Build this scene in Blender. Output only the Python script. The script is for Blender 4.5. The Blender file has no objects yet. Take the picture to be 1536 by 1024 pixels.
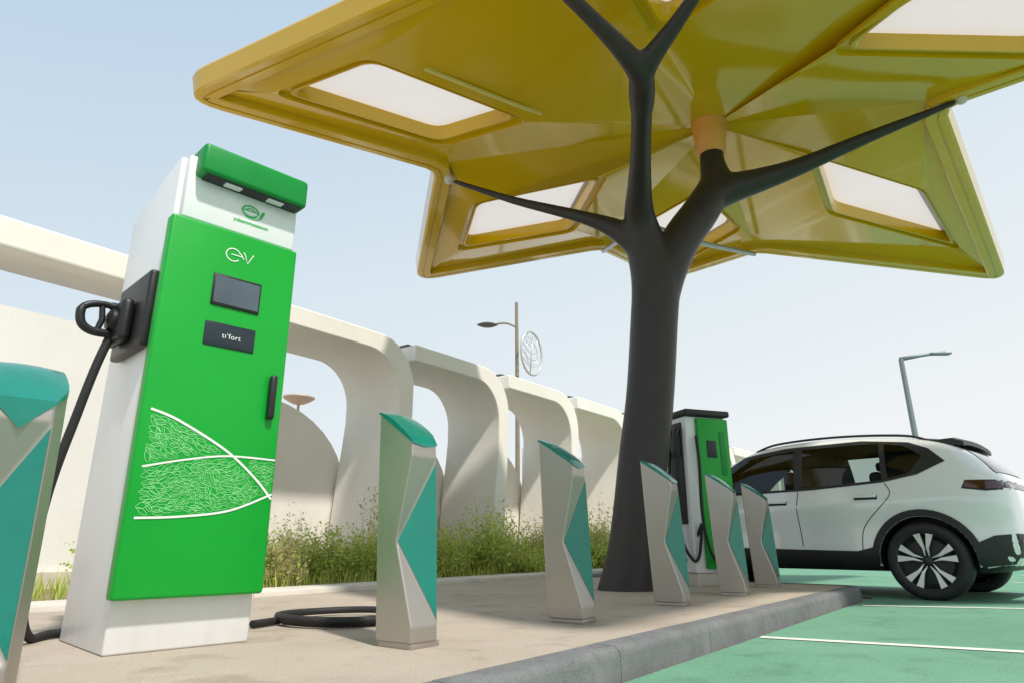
import bpy, bmesh, math, random
from mathutils import Vector, Matrix, Euler
from mathutils.bvhtree import BVHTree
random.seed(7)
scene = bpy.context.scene
COL = scene.collection
R = math.radians

# ------------------------------------------------------------ materials
def mat(name, col, rough=0.5, metal=0.0, var=0.08, scale=6.0, bump=0.0, bscale=60.0, coat=0.0, detail=5, col2=None, spec=0.5, stretch=None, trans=0.0, dirt=0.0, aniso=0.0):
    m = bpy.data.materials.new(name); m.use_nodes = True
    nt = m.node_tree; b = nt.nodes['Principled BSDF']
    tc = nt.nodes.new('ShaderNodeTexCoord')
    src = tc.outputs['Object']; raw = src
    if stretch:
        mp = nt.nodes.new('ShaderNodeMapping'); mp.inputs['Scale'].default_value = stretch
        nt.links.new(src, mp.inputs['Vector']); src = mp.outputs['Vector']
    n = nt.nodes.new('ShaderNodeTexNoise'); n.inputs['Scale'].default_value = scale; n.inputs['Detail'].default_value = detail
    n.inputs['Roughness'].default_value = 0.62
    nt.links.new(src, n.inputs['Vector'])
    cr = nt.nodes.new('ShaderNodeValToRGB')
    cr.color_ramp.elements[0].position = 0.3; cr.color_ramp.elements[1].position = 0.7
    c2 = col2 if col2 else tuple(min(1, c*(1+var)) for c in col)
    c1 = tuple(c*(1-var) for c in col)
    cr.color_ramp.elements[0].color = (*c1, 1); cr.color_ramp.elements[1].color = (*c2, 1)
    nt.links.new(n.outputs['Fac'], cr.inputs['Fac'])
    colout = cr.outputs['Color']
    if dirt > 0:   # grime towards the foot of the thing plus vertical run marks
        sx = nt.nodes.new('ShaderNodeSeparateXYZ'); nt.links.new(raw, sx.inputs[0])
        mz = nt.nodes.new('ShaderNodeMapRange'); mz.inputs['From Min'].default_value = 0; mz.inputs['From Max'].default_value = .35; mz.inputs['To Min'].default_value = dirt; mz.inputs['To Max'].default_value = dirt*.15
        nt.links.new(sx.outputs['Z'], mz.inputs['Value'])
        mp2 = nt.nodes.new('ShaderNodeMapping'); mp2.inputs['Scale'].default_value = (9,9,.9); nt.links.new(raw, mp2.inputs['Vector'])
        nd = nt.nodes.new('ShaderNodeTexNoise'); nd.inputs['Scale'].default_value = 1.6; nd.inputs['Detail'].default_value = 7; nt.links.new(mp2.outputs['Vector'], nd.inputs['Vector'])
        mu = nt.nodes.new('ShaderNodeMath'); mu.operation = 'MULTIPLY'; nt.links.new(mz.outputs['Result'], mu.inputs[0]); nt.links.new(nd.outputs['Fac'], mu.inputs[1])
        mxd = nt.nodes.new('ShaderNodeMix'); mxd.data_type = 'RGBA'; nt.links.new(mu.outputs[0], mxd.inputs[0]); nt.links.new(colout, mxd.inputs[6]); mxd.inputs[7].default_value = (.30,.25,.19,1)
        colout = mxd.outputs[2]
    nt.links.new(colout, b.inputs['Base Color'])
    mr = nt.nodes.new('ShaderNodeMapRange'); mr.inputs['To Min'].default_value = max(0, rough-0.06); mr.inputs['To Max'].default_value = min(1, rough+0.08)
    nt.links.new(n.outputs['Fac'], mr.inputs['Value']); nt.links.new(mr.outputs['Result'], b.inputs['Roughness'])
    b.inputs['Metallic'].default_value = metal
    b.inputs['Specular IOR Level'].default_value = spec
    b.inputs['Coat Weight'].default_value = coat; b.inputs['Coat Roughness'].default_value = 0.06
    b.inputs['Transmission Weight'].default_value = trans
    if bump > 0:
        n2 = nt.nodes.new('ShaderNodeTexNoise'); n2.inputs['Scale'].default_value = bscale; n2.inputs['Detail'].default_value = 6
        nt.links.new(src, n2.inputs['Vector'])
        bp = nt.nodes.new('ShaderNodeBump'); bp.inputs['Strength'].default_value = bump; bp.inputs['Distance'].default_value = 0.02
        nt.links.new(n2.outputs['Fac'], bp.inputs['Height']); nt.links.new(bp.outputs['Normal'], b.inputs['Normal'])
    return m

M = {}
M['yellow'] = mat('ochre_lacquer', (0.66,0.395,0.004), 0.12, var=0.03, scale=1.2, bump=0.06, bscale=1.6, coat=0.5, spec=.45)
M['strip'] = mat('pale_yellow_strip', (0.75,0.60,0.18), 0.3)
M['trunk'] = mat('dark_coated_steel', (0.032,0.026,0.024), 0.40, var=0.15, scale=7, bump=0.05, bscale=50, spec=0.35)
M['orange'] = mat('orange_collar', (0.75,0.33,0.07), 0.4)
M['tan'] = mat('tan_metal', (0.50,0.38,0.29), 0.5)
M['ball'] = mat('pale_joint', (0.6,0.57,0.52), 0.35)
M['rod'] = mat('grey_rod', (0.33,0.36,0.38), 0.35, metal=0.4)
M['white'] = mat('white_powder_coat', (0.80,0.81,0.82), 0.35, var=0.02, scale=3, bump=0.02, bscale=150, dirt=.35)
M['green'] = mat('green_enamel', (0.002,0.35,0.030), 0.36, var=0.06, scale=2.5, bump=0.02, bscale=160, spec=.4)
M['green_d'] = mat('green_hood', (0.003,0.25,0.040), 0.36, var=0.05, spec=.35)
M['black'] = mat('black_plastic', (0.012,0.012,0.013), 0.42, var=0.2, bump=0.1, bscale=200)
M['rubber'] = mat('rubber', (0.016,0.016,0.017), 0.65, var=0.25, scale=20, bump=0.1, bscale=90)
M['screen'] = mat('screen_glass', (0.08,0.11,0.14), 0.08, var=0.35, scale=3, coat=0.6)
M['plate'] = mat('dark_plate', (0.015,0.025,0.035), 0.25)
M['ink_w'] = mat('white_print', (0.8,0.85,0.8), 0.5)
M['ink_g'] = mat('green_print', (0.01,0.46,0.07), 0.5)
M['ink_lg'] = mat('pale_green_print', (0.22,0.72,0.25), 0.5)
M['lens'] = mat('lamp_lens', (0.75,0.77,0.78), 0.2)
M['steel'] = mat('satin_steel', (0.45,0.415,0.375), 0.40, metal=0.85, var=0.03, scale=3)
M['teal'] = mat('teal_enamel', (0.0,0.195,0.145), 0.26, var=0.08, scale=10, bump=0.05, bscale=110, coat=0.3)
M['trim'] = mat('pale_trim', (0.6,0.6,0.57), 0.35, metal=0.5)
M['plaster'] = mat('cream_render', (0.85,0.81,0.745), 0.8, var=0.04, scale=1.3, bump=0.12, bscale=90, dirt=.15)
M['plaster_w'] = mat('white_render', (0.78,0.77,0.75), 0.8, var=0.04, scale=0.9, bump=0.12, bscale=80, dirt=.25)
M['coping'] = mat('dark_coping', (0.10,0.095,0.085), 0.6)
M['concrete'] = mat('pale_concrete', (0.60,0.56,0.50), 0.85, var=0.1, scale=4, bump=0.3, bscale=80)
M['soil'] = mat('planter_soil', (0.26,0.21,0.13), 0.95, var=0.3, scale=9, bump=0.8, bscale=40)
M['sand'] = mat('sandy_ground', (0.46,0.42,0.36), 0.95, var=0.15, scale=0.4, bump=0.4, bscale=8)
M['carwhite'] = mat('white_car_paint', (0.80,0.81,0.81), 0.18, var=0.01, coat=1.0)
M['clad'] = mat('black_cladding', (0.018,0.018,0.02), 0.5, var=0.1, bump=0.08, bscale=200)
M['seat'] = mat('dark_upholstery', (0.05,0.048,0.046), 0.7, var=0.2)
M['glass'] = mat('tinted_glass', (0.012,0.020,0.017), 0.04, var=0.3, scale=2, coat=1.0)
M['red'] = mat('rear_lamp_red', (0.05,0.006,0.008), 0.10, coat=0.8)
M['redb'] = mat('reflector_red', (0.35,0.01,0.015), 0.2)
M['alloy'] = mat('alloy', (0.82,0.83,0.85), 0.28, metal=0.6)
M['alloy_d'] = mat('alloy_dark', (0.03,0.03,0.033), 0.35, metal=0.4)
M['pole'] = mat('galvanised_pole', (0.22,0.25,0.26), 0.5, metal=0.3)
M['bronze'] = mat('bronze_pole', (0.28,0.23,0.17), 0.5, metal=0.2)
M['paint'] = mat('road_line_paint', (0.72,0.74,0.68), 0.7, var=0.12, scale=14, bump=0.2, bscale=60)

def pane_mat():
    m = bpy.data.materials.new('side_glazing'); m.use_nodes = True; nt = m.node_tree; nt.nodes.clear()
    o = nt.nodes.new('ShaderNodeOutputMaterial'); t = nt.nodes.new('ShaderNodeBsdfTransparent'); t.inputs[0].default_value=(.60,.68,.64,1)
    gl = nt.nodes.new('ShaderNodeBsdfGlossy'); gl.inputs['Roughness'].default_value=.03
    fr = nt.nodes.new('ShaderNodeFresnel'); fr.inputs[0].default_value=1.6
    mx = nt.nodes.new('ShaderNodeMixShader'); nt.links.new(fr.outputs[0],mx.inputs[0]); nt.links.new(t.outputs[0],mx.inputs[1]); nt.links.new(gl.outputs[0],mx.inputs[2]); nt.links.new(mx.outputs[0],o.inputs[0])
    return m
M['pane'] = pane_mat()

def ground_mat(name, base, dark, light, s1, s2, bump, stain=.82, rough=0.85, scuff=.82):
    m = bpy.data.materials.new(name); m.use_nodes = True
    nt = m.node_tree; b = nt.nodes['Principled BSDF']; L = nt.links.new
    tc = nt.nodes.new('ShaderNodeTexCoord')
    n1 = nt.nodes.new('ShaderNodeTexNoise'); n1.inputs['Scale'].default_value = s1; n1.inputs['Detail'].default_value = 8; n1.inputs['Roughness'].default_value = .65
    n2 = nt.nodes.new('ShaderNodeTexNoise'); n2.inputs['Scale'].default_value = s2; n2.inputs['Detail'].default_value = 4
    L(tc.outputs['Object'], n1.inputs['Vector']); L(tc.outputs['Object'], n2.inputs['Vector'])
    cr = nt.nodes.new('ShaderNodeValToRGB'); e = cr.color_ramp.elements
    e[0].position = .3; e[0].color = (*dark, 1); e[1].position = .72; e[1].color = (*light, 1)
    k = e.new(.5); k.color = (*base, 1)
    L(n1.outputs['Fac'], cr.inputs['Fac'])
    mx = nt.nodes.new('ShaderNodeMix'); mx.data_type = 'RGBA'; mx.blend_type = 'MULTIPLY'; mx.inputs[0].default_value = 1
    cr2 = nt.nodes.new('ShaderNodeValToRGB'); cr2.color_ramp.elements[0].position = .32; cr2.color_ramp.elements[0].color = (stain,stain,stain,1); cr2.color_ramp.elements[1].position = .6; cr2.color_ramp.elements[1].color = (1,1,1,1)
    L(n2.outputs['Fac'], cr2.inputs['Fac']); L(cr.outputs['Color'], mx.inputs[6]); L(cr2.outputs['Color'], mx.inputs[7])
    n3 = nt.nodes.new('ShaderNodeTexNoise'); n3.inputs['Scale'].default_value = s1*4; n3.inputs['Detail'].default_value = 10; n3.inputs['Distortion'].default_value = .8
    L(tc.outputs['Object'], n3.inputs['Vector'])
    cr3 = nt.nodes.new('ShaderNodeValToRGB'); cr3.color_ramp.elements[0].position=.28; cr3.color_ramp.elements[0].color=(scuff,scuff*.98,scuff*.96,1); cr3.color_ramp.elements[1].position=.44; cr3.color_ramp.elements[1].color=(1,1,1,1)
    L(n3.outputs['Fac'], cr3.inputs['Fac'])
    mx2 = nt.nodes.new('ShaderNodeMix'); mx2.data_type = 'RGBA'; mx2.blend_type = 'MULTIPLY'; mx2.inputs[0].default_value = 1
    L(mx.outputs[2], mx2.inputs[6]); L(cr3.outputs['Color'], mx2.inputs[7])
    L(mx2.outputs[2], b.inputs['Base Color']); b.inputs['Roughness'].default_value = rough
    b.inputs['Specular IOR Level'].default_value = 0.3
    bp = nt.nodes.new('ShaderNodeBump'); bp.inputs['Strength'].default_value = bump; bp.inputs['Distance'].default_value = .01
    L(n2.outputs['Fac'], bp.inputs['Height']); L(bp.outputs['Normal'], b.inputs['Normal'])
    return m
M['pave'] = ground_mat('sand_coloured_paving', (0.48,0.41,0.335), (0.41,0.345,0.28), (0.53,0.455,0.375), 1.0, 120, .45, stain=.78, scuff=.80)
M['road'] = ground_mat('green_parking_coating', (0.16,0.36,0.24), (0.135,0.32,0.21), (0.195,0.41,0.28), .8, 120, .5, stain=.76, rough=.75, scuff=.82)
M['kerb'] = ground_mat('grey_kerb_concrete', (0.185,0.19,0.193), (0.15,0.155,0.16), (0.23,0.233,0.233), 4.0, 110, .35)

def translucent_mat():
    m = bpy.data.materials.new('diffuser_membrane'); m.use_nodes = True
    nt = m.node_tree; nt.nodes.clear()
    o = nt.nodes.new('ShaderNodeOutputMaterial'); t = nt.nodes.new('ShaderNodeBsdfTranslucent'); d = nt.nodes.new('ShaderNodeBsdfDiffuse')
    tc = nt.nodes.new('ShaderNodeTexCoord')
    n = nt.nodes.new('ShaderNodeTexNoise'); n.inputs['Scale'].default_value = .7
    nt.links.new(tc.outputs['Object'], n.inputs['Vector'])
    cr = nt.nodes.new('ShaderNodeValToRGB'); cr.color_ramp.elements[0].color = (.52,.48,.455,1); cr.color_ramp.elements[1].color = (.59,.555,.53,1)
    nt.links.new(n.outputs['Fac'], cr.inputs['Fac']); nt.links.new(cr.outputs['Color'], t.inputs['Color']); nt.links.new(cr.outputs['Color'], d.inputs['Color'])
    mx = nt.nodes.new('ShaderNodeMixShader'); mx.inputs[0].default_value = .2
    nt.links.new(t.outputs[0], mx.inputs[1]); nt.links.new(d.outputs[0], mx.inputs[2]); nt.links.new(mx.outputs[0], o.inputs['Surface'])
    return m
M['membrane'] = translucent_mat()

def leaf_mat(name, c1, c2):
    m = bpy.data.materials.new(name); m.use_nodes = True
    nt = m.node_tree; b = nt.nodes['Principled BSDF']
    g = nt.nodes.new('ShaderNodeNewGeometry')
    cr = nt.nodes.new('ShaderNodeValToRGB'); cr.color_ramp.elements[0].color = (*c1,1); cr.color_ramp.elements[1].color = (*c2,1)
    nt.links.new(g.outputs['Random Per Island'], cr.inputs['Fac']); nt.links.new(cr.outputs['Color'], b.inputs['Base Color'])
    b.inputs['Roughness'].default_value = .6
    t = nt.nodes.new('ShaderNodeBsdfTranslucent'); nt.links.new(cr.outputs['Color'], t.inputs['Color'])
    mx = nt.nodes.new('ShaderNodeMixShader'); mx.inputs[0].default_value = .5
    nt.links.new(b.outputs[0], mx.inputs[1]); nt.links.new(t.outputs[0], mx.inputs[2])
    nt.links.new(mx.outputs[0], nt.nodes['Material Output'].inputs['Surface'])
    return m
M['leaf'] = leaf_mat('shrub_leaf', (0.26,0.36,0.05), (0.78,0.84,0.22))
M['leaf_dry'] = leaf_mat('dry_leaf', (0.45,0.39,0.20), (0.78,0.68,0.42))

# ------------------------------------------------------------ helpers
def add(obj, parent=None, inv=None):
    COL.objects.link(obj)
    if parent:
        obj.parent = parent
        if inv is not None: obj.matrix_parent_inverse = inv
    return obj
def me_obj(name, verts, faces, m=None, parent=None, smooth=False, ang=None, inv=None):
    me = bpy.data.meshes.new(name); me.from_pydata([tuple(v) for v in verts], [], faces); me.update()
    bm = bmesh.new(); bm.from_mesh(me); bmesh.ops.recalc_face_normals(bm, faces=bm.faces); bm.to_mesh(me); bm.free()
    me.materials.append(m)
    if smooth:
        for p in me.polygons: p.use_smooth = True
        if ang: me.set_sharp_from_angle(angle=R(ang))
    o = bpy.data.objects.new(name, me); return add(o, parent, inv)
def empty(name, loc, rot=0.0, label=None, cat=None, group=None):
    e = bpy.data.objects.new(name, None); e.location = loc; e.rotation_euler = (0,0,rot); e.empty_display_size = .2
    COL.objects.link(e)
    if label: e['label'] = label
    if cat: e['category'] = cat
    if group: e['group'] = group
    return e
def tag(o, label, cat, group=None):
    o['label'] = label; o['category'] = cat
    if group: o['group'] = group
def bm_box(bm, x0,x1,y0,y1,z0,z1, bev=0.0, seg=2):
    vs = [bm.verts.new((x,y,z)) for z in (z0,z1) for y in (y0,y1) for x in (x0,x1)]
    f = [(0,2,3,1),(4,5,7,6),(0,1,5,4),(1,3,7,5),(3,2,6,7),(2,0,4,6)]
    fs = [bm.faces.new([vs[i] for i in t]) for t in f]
    if bev > 0:
        es = set(e for q in fs for e in q.edges)
        bmesh.ops.bevel(bm, geom=list(es), offset=bev, segments=seg, profile=.5, affect='EDGES')
def bm_obj(bm, name, m, parent=None, smooth=False, ang=35, inv=None):
    bmesh.ops.recalc_face_normals(bm, faces=bm.faces)
    me = bpy.data.meshes.new(name); bm.to_mesh(me); bm.free()
    me.materials.append(m)
    if smooth:
        for p in me.polygons: p.use_smooth = True
        me.set_sharp_from_angle(angle=R(ang))
    o = bpy.data.objects.new(name, me); return add(o, parent, inv)
def box(name, dims, m, parent=None, bev=0.006, seg=2, inv=None):
    bm = bmesh.new(); bm_box(bm, *dims, bev=bev, seg=seg); return bm_obj(bm, name, m, parent, smooth=bev>0, ang=50, inv=inv)
def tube_data(pts, rad, n=10, closed=False):
    pts = [Vector(p) for p in pts]; V = []; F = []
    up = Vector((0,0,1)); prev = None; N = len(pts)
    for i, p in enumerate(pts):
        if closed: t = pts[(i+1)%N]-pts[i-1]
        else: t = pts[min(i+1,N-1)]-pts[max(i-1,0)]
        t.normalize()
        if prev is None:
            a = t.cross(up)
            if a.length < .05: a = t.cross(Vector((1,0,0)))
        else: a = prev - t*prev.dot(t)
        a.normalize(); prev = a; b = t.cross(a)
        r = rad[i] if isinstance(rad,(list,tuple)) else rad
        for k in range(n):
            q = 2*math.pi*k/n; V.append(p + a*math.cos(q)*r + b*math.sin(q)*r)
    for i in range(N if closed else N-1):
        j = (i+1)%N
        for k in range(n):
            l = (k+1)%n; F.append((i*n+k, i*n+l, j*n+l, j*n+k))
    if not closed:
        F.append(tuple(range(n))); F.append(tuple((N-1)*n+k for k in range(n)))
    return V, F
def tube(name, pts, rad, m, parent=None, n=10, closed=False, inv=None):
    V, F = tube_data(pts, rad, n, closed); return me_obj(name, V, F, m, parent, True, 50, inv)
def spline(pts, k=8):
    pts = [Vector(p) for p in pts]; out = []
    for i in range(len(pts)-1):
        p0 = pts[max(i-1,0)]; p1 = pts[i]; p2 = pts[i+1]; p3 = pts[min(i+2,len(pts)-1)]
        for j in range(k):
            t = j/k
            out.append(.5*((2*p1)+(p2-p0)*t+(2*p0-5*p1+4*p2-p3)*t*t+(3*p1-p0-3*p2+p3)*t**3))
    out.append(pts[-1]); return out
def merge(parts):
    V = []; F = []
    for v, f in parts:
        o = len(V); V += list(v); F += [tuple(i+o for i in q) for q in f]
    return V, F
def text_mesh(name, s, size, m, parent, loc, rot, ext=0.0015, bold=0, space=1.0):
    cu = bpy.data.curves.new(name, 'FONT'); cu.body = s; cu.size = size; cu.extrude = ext; cu.align_x = 'CENTER'; cu.align_y = 'CENTER'; cu.offset = bold; cu.space_character = space
    o = bpy.data.objects.new(name+'_tmp', cu); COL.objects.link(o)
    dg = bpy.context.evaluated_depsgraph_get(); me = bpy.data.meshes.new_from_object(o.evaluated_get(dg))
    bpy.data.objects.remove(o)
    me.materials.clear(); me.materials.append(m)
    q = bpy.data.objects.new(name, me); add(q, parent); q.location = loc; q.rotation_euler = rot; return q
def Wp(s, m, z=0.0): return Vector((.6*s+.8*m, .8*s-.6*m, z))
def lathe(profile, n=32, axis='Z'):
    V = []; F = []
    for (r, h) in profile:
        for k in range(n):
            a = 2*math.pi*k/n
            if axis == 'Z': V.append((r*math.cos(a), r*math.sin(a), h))
            else: V.append((r*math.cos(a), h, r*math.sin(a)))
    for i in range(len(profile)-1):
        for k in range(n):
            l = (k+1)%n; F.append((i*n+k, i*n+l, (i+1)*n+l, (i+1)*n+k))
    return V, F

# ------------------------------------------------------------ ground
def sheet(name, pts, z, m):
    o = me_obj(name, [(p[0],p[1],z) for p in pts], [tuple(range(len(pts)))], m); o['kind'] = 'structure'; return o
g = sheet('ground', [(-900,-900),(900,-900),(900,900),(-900,900)], -.135, M['sand'])
road = sheet('road', [Wp(-14,20),Wp(60,20),Wp(60,-4.7),Wp(8,-4.7),Wp(8,-1.4),Wp(-14,-1.4)], -.12, M['road'])
ER=.30
path = [(-14,-1.43),(7.84-ER,-1.43)]
for i in range(1,9):
    a = R(90*i/8); path.append((7.84-ER+ER*math.sin(a), -1.43-ER+ER*math.cos(a)))
path += [(7.84,-4.5)]
for i in range(1,5):
    a = R(90*i/4); path.append((7.84+.4-.4*math.cos(a), -4.5-.4*math.sin(a)))
path += [(60,-4.9)]
def offset_path(p, d):
    out = []
    for i in range(len(p)):
        a = Vector(p[max(i-1,0)]); b = Vector(p[min(i+1,len(p)-1)]); t = (b-a).normalized()
        out.append((p[i][0]+t.y*d, p[i][1]-t.x*d))
    return out
inner = offset_path(path, .125)
pv = [Wp(a,b) for a,b in inner] + [Wp(60,-30), Wp(-14,-30)]
pav = me_obj('pavement', [(p.x,p.y,0) for p in pv], [tuple(range(len(pv)))], M['pave']); pav['kind'] = 'structure'
def kerb(name, path, m, prof, step=1.0, gap=.002):
    P = [Vector(p) for p in path]; parts = []
    for i in range(len(P)-1):
        a, b = P[i], P[i+1]; L = (b-a).length; n = max(1, round(L/step))
        if b.x > 40: n = min(n, 30)
        t = (b-a)/L; nn = Vector((t.y, -t.x))
        for k in range(n):
            g_ = gap if L > .6 else 0
            p = a + t*(L*k/n+g_); q = a + t*(L*(k+1)/n-g_)
            V = []
            dz = random.uniform(-.001,.001) if L>.6 else 0
            for e in (p, q):
                for (o, z) in prof:
                    w = e + nn*o; V.append(Wp(w.x, w.y, z+dz))
            c = len(prof)
            F = [(j, j+1, c+j+1, c+j) for j in range(c-1)] + [tuple(range(c)), tuple(range(c, 2*c))]
            parts.append((V, F))
    V, F = merge(parts); o = me_obj(name, V, F, m, smooth=True, ang=50); o['kind'] = 'structure'; return o
kerb('kerb', path, M['kerb'], [(0,-.2),(0,-.035),(.004,-.018),(.014,-.003),(.026,.003),(.04,.005),(.13,.005),(.13,-.2)])
kerb('planter_edging', [(-14,-5.0),(60,-5.0)], M['concrete'], [(0,-.05),(0,.03),(.01,.04),(.40,.04),(.40,-.05)], 1.5)
soil = me_obj('planter_ground', [Wp(-14,-5.38,.02),Wp(60,-5.38,.02),Wp(60,-7.3,.02),Wp(-14,-7.3,.02)], [(0,1,2,3)], M['soil']); soil['kind'] = 'structure'
def bay(p, d, L, w=.10):
    p = Vector(p); d = Vector(d).normalized(); n = Vector((-d.y, d.x))*w/2; q = p+d*L
    o = me_obj('parking_line', [(*(p+n),-.116),(*(q+n),-.116),(*(q-n),-.116),(*(p-n),-.116)], [(0,1,2,3)], M['paint']); o['kind']='structure'
bay((1.46,4.25),(.9,-.44),5.2,.085); bay((3.1,6.32),(.972,-.235),5.5,.09); bay((5.2,7.95),(.972,-.235),5,.09); bay((7.0,9.9),(.972,-.235),5,.09); bay((8.8,12.2),(.972,-.235),5,.09)

# ------------------------------------------------------------ tree-shaped canopy
rootP = Vector((1.08,6.5,0)); shelter = empty('canopy_shelter', rootP, 0, 'yellow star-shaped canopy on dark branching tree column over pavement', 'canopy')
INV = Matrix.Translation(-rootP)
def limb(pts, k=6, n=20):
    P = spline([p[:3] for p in pts], k); Rr = spline([(p[3],0,0) for p in pts], k)
    return tube_data(P, [max(.02,r.x) for r in Rr], n)
limbs = [
 limb([(1.04,6.5,-.10,.285),(1.10,6.5,.15,.262),(1.17,6.5,.5,.248),(1.27,6.5,1.2,.240),(1.37,6.5,1.8,.238),(1.45,6.5,2.5,.242),(1.49,6.48,3.0,.245),(1.41,6.42,3.40,.21),(1.32,6.24,3.68,.16),(1.24,5.7,3.86,.110),(1.14,5.05,3.98,.095),(1.04,4.5,4.05,.10)]),
 limb([(1.14,5.05,3.98,.09),(1.04,4.55,4.04,.10),(.62,4.2,4.27,.068),(.05,3.92,4.62,.05)]),
 limb([(1.14,5.05,3.98,.09),(1.06,4.55,4.05,.10),(1.28,4.25,4.28,.068),(1.60,3.95,4.66,.05)]),
 limb([(1.40,6.42,3.25,.13),(1.18,6.45,3.55,.125),(.80,6.56,3.79,.078),(0.0,6.85,4.17,.052),(-.71,7.08,4.55,.036)]),
 limb([(1.47,6.5,2.6,.20),(1.60,6.5,3.1,.22),(1.80,6.5,3.50,.21),(2.05,6.5,3.85,.20),(2.24,6.53,4.18,.18),(2.24,6.56,4.45,.14),(2.24,6.56,4.70,.125)]),
 limb([(2.05,6.5,3.85,.13),(2.32,6.5,4.08,.17),(2.70,6.45,4.19,.135),(3.11,6.35,4.30,.10),(3.74,6.1,4.49,.07),(4.5,5.76,4.68,.036)])]
V,F = merge(limbs)
tmp = me_obj('tmpcol', V, F, M['trunk'])
rm = tmp.modifiers.new('r','REMESH'); rm.mode='VOXEL'; rm.voxel_size=.022
sm = tmp.modifiers.new('s','SMOOTH'); sm.factor=.6; sm.iterations=16
dg = bpy.context.evaluated_depsgraph_get(); me2 = bpy.data.meshes.new_from_object(tmp.evaluated_get(dg)); bpy.data.objects.remove(tmp)
me2.materials.clear(); me2.materials.append(M['trunk'])
for p in me2.polygons: p.use_smooth = True
add(bpy.data.objects.new('column', me2), shelter, INV)
tube('strut', [(1.4,6.6,3.75),(2.6,8.2,4.25),(3.80,9.62,4.74)], .035, M['rod'], shelter, inv=INV)
tube('strut', [(1.4,6.6,3.75),(1.42,8.1,4.25),(1.42,9.5,4.74)], .035, M['rod'], shelter, inv=INV)
V,F = lathe([(.13,4.57),(.155,4.60),(.185,4.86),(.21,5.04)], 24)
me_obj('collar', [(x+2.24,y+6.56,z) for x,y,z in V], F, M['orange'], shelter, True, inv=INV)
for c in ((-.76,7.10,4.58),(4.54,5.74,4.70)):
    V,F = lathe([(.0,-.06),(.04,-.045),(.052,0),(.04,.045),(0,.06)], 16)
    me_obj('joint', [(x+c[0],y+c[1],z+c[2]) for x,y,z in V], F, M['ball'], shelter, True, inv=INV)

Cc = Vector((2.30,6.60,4.98))
VP = [Vector(v) for v in [(.10,3.90,4.69),(-.91,7.11,4.69),(1.38,9.59,4.80),(3.88,9.71,4.80),(4.46,5.90,4.69),(3.96,3.63,4.69)]]
TP = [Vector(v) for v in [(-3.45,5.88,4.80),(-1.60,10.38,4.58),(2.84,11.45,5.02),(7.66,9.62,4.28),(7.1,3.9,4.80),(2.09,.8,4.80)]]
WQ = [([(-.02,6.19),(-1.33,5.36),(-2.23,5.81),(-.85,6.60)],4.78),
      ([(1.0,7.27),(-.42,7.87),(-.67,9.11),(.77,8.56)],4.63),
      ([(2.53,8.03),(1.87,9.13),(2.75,10.23),(3.3,9.02)],4.87),
      ([(3.54,6.73),(4.29,7.95),(6.37,8.88),(5.09,7.43)],4.58),
      ([(3.16,5.07),(4.84,5.12),(5.83,4.29),(3.63,3.96)],4.74),
      ([(1.36,4.82),(2.35,3.6),(2.09,2.1),(.66,3.74)],4.80)]
def bez(a,b,c,n): return [a*(1-t)**2+b*2*t*(1-t)+c*t*t for t in [i/(n-1) for i in range(n)]]
outline = []; vidx = []; tidx = []
for k in range(6):
    v = VP[k]; pprev = TP[k-1]; p = TP[k]; vn = VP[(k+1)%6]
    seg = bez(v+(pprev-v).normalized()*.14, v, v+(p-v).normalized()*.14, 3); vidx.append((len(outline),3)); outline += seg
    seg = bez(p+(v-p).normalized()*.42, p, p+(vn-p).normalized()*.42, 7); tidx.append((len(outline),7)); outline += seg
NO = len(outline)
def off(d, dz):
    out = []
    for i in range(NO):
        a = outline[i-1]; b = outline[i]; c = outline[(i+1)%NO]
        t1 = (b-a).to_2d().normalized(); t2 = (c-b).to_2d().normalized()
        n1 = Vector((-t1.y,t1.x)); n2 = Vector((-t2.y,t2.x)); n = (n1+n2).normalized(); k = 1/max(.6, n.dot(n1))
        out.append(Vector((b.x+n.x*d*k, b.y+n.y*d*k, b.z+dz)))
    return out
V = []; F = []
def addl(l):
    o = len(V); V.extend(l); return list(range(o, o+len(l)))
loops = [off(-.20,.085), off(-.195,.012), off(-.185,0), off(-.10,0), off(-.096,.014), off(-.076,.014), off(-.072,0), off(-.015,0), off(.015,.012), off(.05,.20), off(.045,.225), off(.02,.25), off(-.10,.28), off(-.20,.29)]
ids = [addl(l) for l in loops]
for a,b in zip(ids[:-1], ids[1:]):
    for i in range(NO):
        j = (i+1)%NO; F.append((a[i],a[j],b[j],b[i]))
cb = addl([Cc])[0]; ct = addl([Cc+Vector((0,0,.25))])[0]
def strip(o, w):
    i = j = 0; fs = []
    while i < len(o)-1 or j < len(w)-1:
        pi = (i+1)/max(1,len(o)-1) if i < len(o)-1 else 9; pj = (j+1)/max(1,len(w)-1) if j < len(w)-1 else 9
        if pi <= pj: fs.append((o[i],o[i+1],w[j])); i += 1
        else: fs.append((o[i],w[j+1],w[j])); j += 1
    return fs
panels = []
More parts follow.
